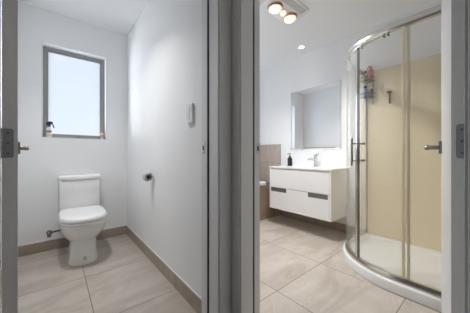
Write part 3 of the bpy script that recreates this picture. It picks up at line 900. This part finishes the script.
ST = 0.0762                               # top of the tray lip
scr = thing('shower_screen', 'curved glass shower screen with chrome rails standing on the white tray', 'shower', (1.95, 0.7, ST))
def sweep(bm, path, prof):
    """prof: list of (offset to the outside, z)"""
    rings = []
    m = len(path)
    for k, (x, y) in enumerate(path):
        a = path[max(k - 1, 0)]; b = path[min(k + 1, m - 1)]
        dx, dy = b[0] - a[0], b[1] - a[1]
        l = math.hypot(dx, dy)
        nx, ny = dy / l, -dx / l            # outward: the path runs from vanity wall to near wall
        nx, ny = -nx, -ny
        if (x + nx - SCX) ** 2 + (y + ny - SCY) ** 2 < (x - SCX) ** 2 + (y - SCY) ** 2 and k > 5: nx, ny = -nx, -ny
        rings.append([(x + nx * o, y + ny * o, z) for o, z in prof])
    loft(bm, rings)
def rect_prof(o0, o1, z0, z1): return [(o0, z0), (o1, z0), (o1, z1), (o0, z1)]
TRK = 0.040
full = plan(TRK, 40, close=False)
ZR0, ZR1 = 1.838, 1.892
bm = bm_new(); sweep(bm, full, [(-0.018, ZR0), (0.016, ZR0), (0.019, ZR0 + 0.006), (0.019, ZR1 - 0.012), (0.012, ZR1), (-0.014, ZR1), (-0.018, ZR1 - 0.006)])
obj('top_rail', bm, M['screen_metal'], scr, smooth=True)
bm = bm_new(); sweep(bm, full, [(-0.018, ST), (0.020, ST), (0.020, ST + 0.014), (0.010, ST + 0.036), (-0.012, ST + 0.038), (-0.018, ST + 0.020)])
obj('bottom_rail', bm, M['screen_metal'], scr, smooth=True)
bm = boxes(((PX - 0.030, SCY + SR - TRK - 0.012, ST + 0.036), (PX - 0.001, SCY + SR - TRK + 0.012, ZR0)), bevel=0.002)
obj('wall_channel', bm, M['trim'], scr)
bm = boxes(((SCX - SR + TRK - 0.012, PY + 0.001, ST + 0.036), (SCX - SR + TRK + 0.012, PY + 0.030, ZR0)), bevel=0.002)
obj('wall_channel', bm, M['trim'], scr)
# glass: outer fixed panes and one curved sliding pane on the inner track
AH = math.atan2(0.729 - SCY, 1.936 - SCX)    # handle post
AS = math.atan2(0.39 - SCY, 1.84 - SCX)
def arc_pts(R, a0, a1, n=24): return [(SCX + R * math.cos(a0 + (a1 - a0) * k / n), SCY + R * math.sin(a0 + (a1 - a0) * k / n)) for k in range(n + 1)]
Rg = SR - TRK
def pane(path, off):
    b = bm_new(); sweep(b, path, rect_prof(off - 0.003, off + 0.003, ST + 0.030, ZR0 + 0.004)); return b
p_left = [(PX - 0.012, SCY + Rg), (2.6, SCY + Rg), (2.45, SCY + Rg)] + arc_pts(Rg, PI / 2, AH, 18)
obj('fixed_glass', pane(p_left, 0.006), M['glass'], scr, smooth=True)
p_right = [(SCX - Rg, 0.405), (SCX - Rg, 0.30), (SCX - Rg, 0.2), (SCX - Rg, PY + 0.012)]
bmr = bm_new(); add_box(bmr, (SCX - Rg - 0.009, PY + 0.012, ST + 0.030), (SCX - Rg - 0.003, 0.400, ZR0 + 0.004))
obj('fixed_glass', bmr, M['glass'], scr)
p_mid = arc_pts(Rg, AH + 0.01, PI, 22) + [(SCX - Rg, 0.41), (SCX - Rg, 0.375)]
door = obj('sliding_glass', pane(p_mid, -0.008), M['glass'], scr, smooth=True)
# upright profiles
def post(ang_or_xy, half_t, half_n, noff, m, parent, name='upright_profile', z0=ST + 0.036, z1=ZR0):
    x, y, a = ang_or_xy
    mt = Matrix.Translation((x, y, 0)) @ Matrix.Rotation(a, 4, 'Z')     # local x = outward normal
    b = bm_new(); add_box(b, (noff - half_n, -half_t, z0), (noff + half_n, half_t, z1), 0.002, mtx=mt)
    return obj(name, b, m, parent)
hx_, hy_ = SCX + Rg * math.cos(AH), SCY + Rg * math.sin(AH)
up = post((hx_, hy_, AH), 0.009, 0.012, 0.0, M['screen_metal'], scr)
for sgn in (-1, 1):
    aq = AH + sgn * 0.0235
    post((SCX + Rg * math.cos(aq), SCY + Rg * math.sin(aq), aq), 0.0028, 0.010, 0.0, M['matte'], up, 'gasket')
post((SCX - Rg, 0.398, PI), 0.008, 0.007, 0.006, M['reflected_beige'], scr, 'seal_strip')
post((SCX - Rg, 0.372, PI), 0.008, 0.007, -0.008, M['reflected_beige'], door, 'seal_strip')
# bow handle through the glass at the post
mt = Matrix.Translation((hx_, hy_, 0)) @ Matrix.Rotation(AH, 4, 'Z')
bm = bm_new()
tube(bm, [mt @ Vector((0.050, 0, 0.868)), mt @ Vector((0.050, 0, 1.094))], 0.0085, 14)
for z in (0.911, 1.052):
    tube(bm, [mt @ Vector((-0.050, 0, z)), mt @ Vector((0.050, 0, z))], 0.0060, 10)
    tube(bm, [mt @ Vector((-0.058, 0, z)), mt @ Vector((-0.040, 0, z))], 0.0105, 12)
obj('door_handle', bm, M['satin'], door, smooth=True)
for a in (AH + 0.08, AH + 0.45, PI - 0.12, AH - 0.35):
    x, y = SCX + (Rg - 0.010) * math.cos(a), SCY + (Rg - 0.010) * math.sin(a)
    mt2 = Matrix.Translation((x, y, ZR0 - 0.010)) @ Matrix.Rotation(a, 4, 'Z') @ Matrix.Rotation(PI / 2, 4, 'Y')
    bm = bm_new()
    lathe(bm, [(0.005, -0.006), (0.007, -0.005), (0.007, 0.005), (0.005, 0.006)], n=16, mtx=mt2)
    obj('roller', bm, M['black'], door, smooth=True)

# caddy on the shower wall
cy0, cy1 = 0.845, 0.955
cad = thing('shower_caddy', 'black wire caddy with two shelves hanging on the shower wall', 'shower caddy', (PX, 0.90, 1.52))
bm = bm_new()
for y in (cy0 + 0.02, cy1 - 0.02):
    tube(bm, smooth_path([(PX - 0.006, y, 1.52), (PX - 0.006, y, 1.80), (PX - 0.006, y, 1.90), (PX - 0.012, (cy0 + cy1) / 2, 1.96)], 5), 0.0035, 8)
obj('back_wires', bm, M['black'], cad, smooth=True)
for zs_ in (1.775, 1.595):
    bm = bm_new()
    x0, x1 = PX - 0.105, PX - 0.008
    loop = [(x1, cy0, zs_), (x0, cy0, zs_), (x0, cy1, zs_), (x1, cy1, zs_), (x1, cy0, zs_)]
    tube(bm, loop, 0.003, 8)
    tube(bm, [(p[0], p[1], p[2] + 0.045) for p in loop], 0.0035, 8)
    for k in range(7):
        y = cy0 + (cy1 - cy0) * k / 6
        tube(bm, [(x1, y, zs_), (x0, y, zs_), (x0, y, zs_ + 0.045)], 0.002, 6)
    obj('wire_shelf', bm, M['black'], cad, smooth=True)
def toiletry(name, label, x, y, z, r, h, body, cap, cap_h, flip=False):
    t = thing(name, label, 'bottle', (x, y, z), group='toiletries in the shower caddy')
    b = bm_new()
    if flip:
        lathe(b, [(r * 0.75, 0), (r * 0.78, cap_h), (r * 0.98, cap_h + 0.004), (r, h * 0.6), (r * 0.7, h - 0.003), (r * 0.3, h)], center=(x, y, z), n=20)
    else:
        lathe(b, [(r * 0.9, 0), (r, 0.004), (r, h - cap_h - 0.015), (r * 0.55, h - cap_h)], center=(x, y, z), n=20)
    obj('bottle_body', b, body, t, smooth=True)
    b = bm_new()
    if flip: lathe(b, [(r * 0.80, 0), (r * 0.82, 0.002), (r * 0.82, cap_h), (r * 0.76, cap_h + 0.001)], center=(x, y, z), n=20)
    else: lathe(b, [(r * 0.62, h - cap_h), (r * 0.66, h - cap_h + 0.002), (r * 0.66, h - 0.002), (r * 0.55, h)], center=(x, y, z), n=20)
    obj('cap', b, cap, t, smooth=True)
toiletry('shampoo_bottle', 'salmon red bottle on the upper shelf of the shower caddy', PX - 0.055, 0.872, 1.780, 0.024, 0.155, M['salmon'], M['salmon'], 0.03)
toiletry('shampoo_bottle', 'milky white bottle on the upper shelf of the shower caddy', PX - 0.055, 0.927, 1.780, 0.022, 0.115, M['milky'], M['navy'], 0.025)
toiletry('shampoo_bottle', 'black bottle on the lower shelf of the shower caddy', PX - 0.055, 0.870, 1.600, 0.022, 0.105, M['black'], M['milky'], 0.02)
toiletry('shampoo_bottle', 'pale blue bottle on the lower shelf of the shower caddy', PX - 0.055, 0.926, 1.600, 0.023, 0.130, M['water_blue'], M['navy'], 0.03)

# razor hanging on the lining
rz = thing('razor', 'dark brown razor hanging upright on the beige shower lining', 'razor', (PX, 0.707, 1.50))
bm = bm_new()
tube(bm, smooth_path([(PX - 0.014, 0.709, 1.600), (PX - 0.017, 0.708, 1.575), (PX - 0.014, 0.707, 1.54), (PX - 0.012, 0.706, 1.50)], 5), 0.0075, 10,
     taper=[0.7 + 0.5 * k / 15 for k in range(16)])
obj('razor_handle', bm, M['brown'], rz, smooth=True)
bm = bm_new()
add_box(bm, (PX - 0.024, 0.688, 1.612), (PX - 0.008, 0.730, 1.630), 0.003)
add_box(bm, (PX - 0.018, 0.704, 1.596), (PX - 0.010, 0.714, 1.614), 0.002)
obj('razor_head', bm, M['brown'], rz)
bm = bm_new()
add_box(bm, (PX - 0.008, 0.700, 1.570), (PX - 0.0003, 0.716, 1.612), 0.002)
obj('hook', bm, M['satin'], rz)

# slide rail with hand shower, almost wholly behind the open door
sh = thing('shower_rail', 'dark metal shower rail bracket on the wall just beside the door edge', 'shower rail', (PX, 0.29, 1.1))
bm = bm_new()
tube(bm, [(PX - 0.05, 0.285, 1.15), (PX - 0.05, 0.285, 1.96)], 0.010, 14)
obj('rail', bm, M['chrome'], sh, smooth=True)
for z, xw in ((1.16, PX), (1.955, XV)):
    bm = bm_new()
    tube(bm, [(xw - 0.0005, 0.285, z), (PX - 0.056, 0.285, z)], 0.015, 14)
    obj('bracket', bm, M['darkmetal'], sh, smooth=True)
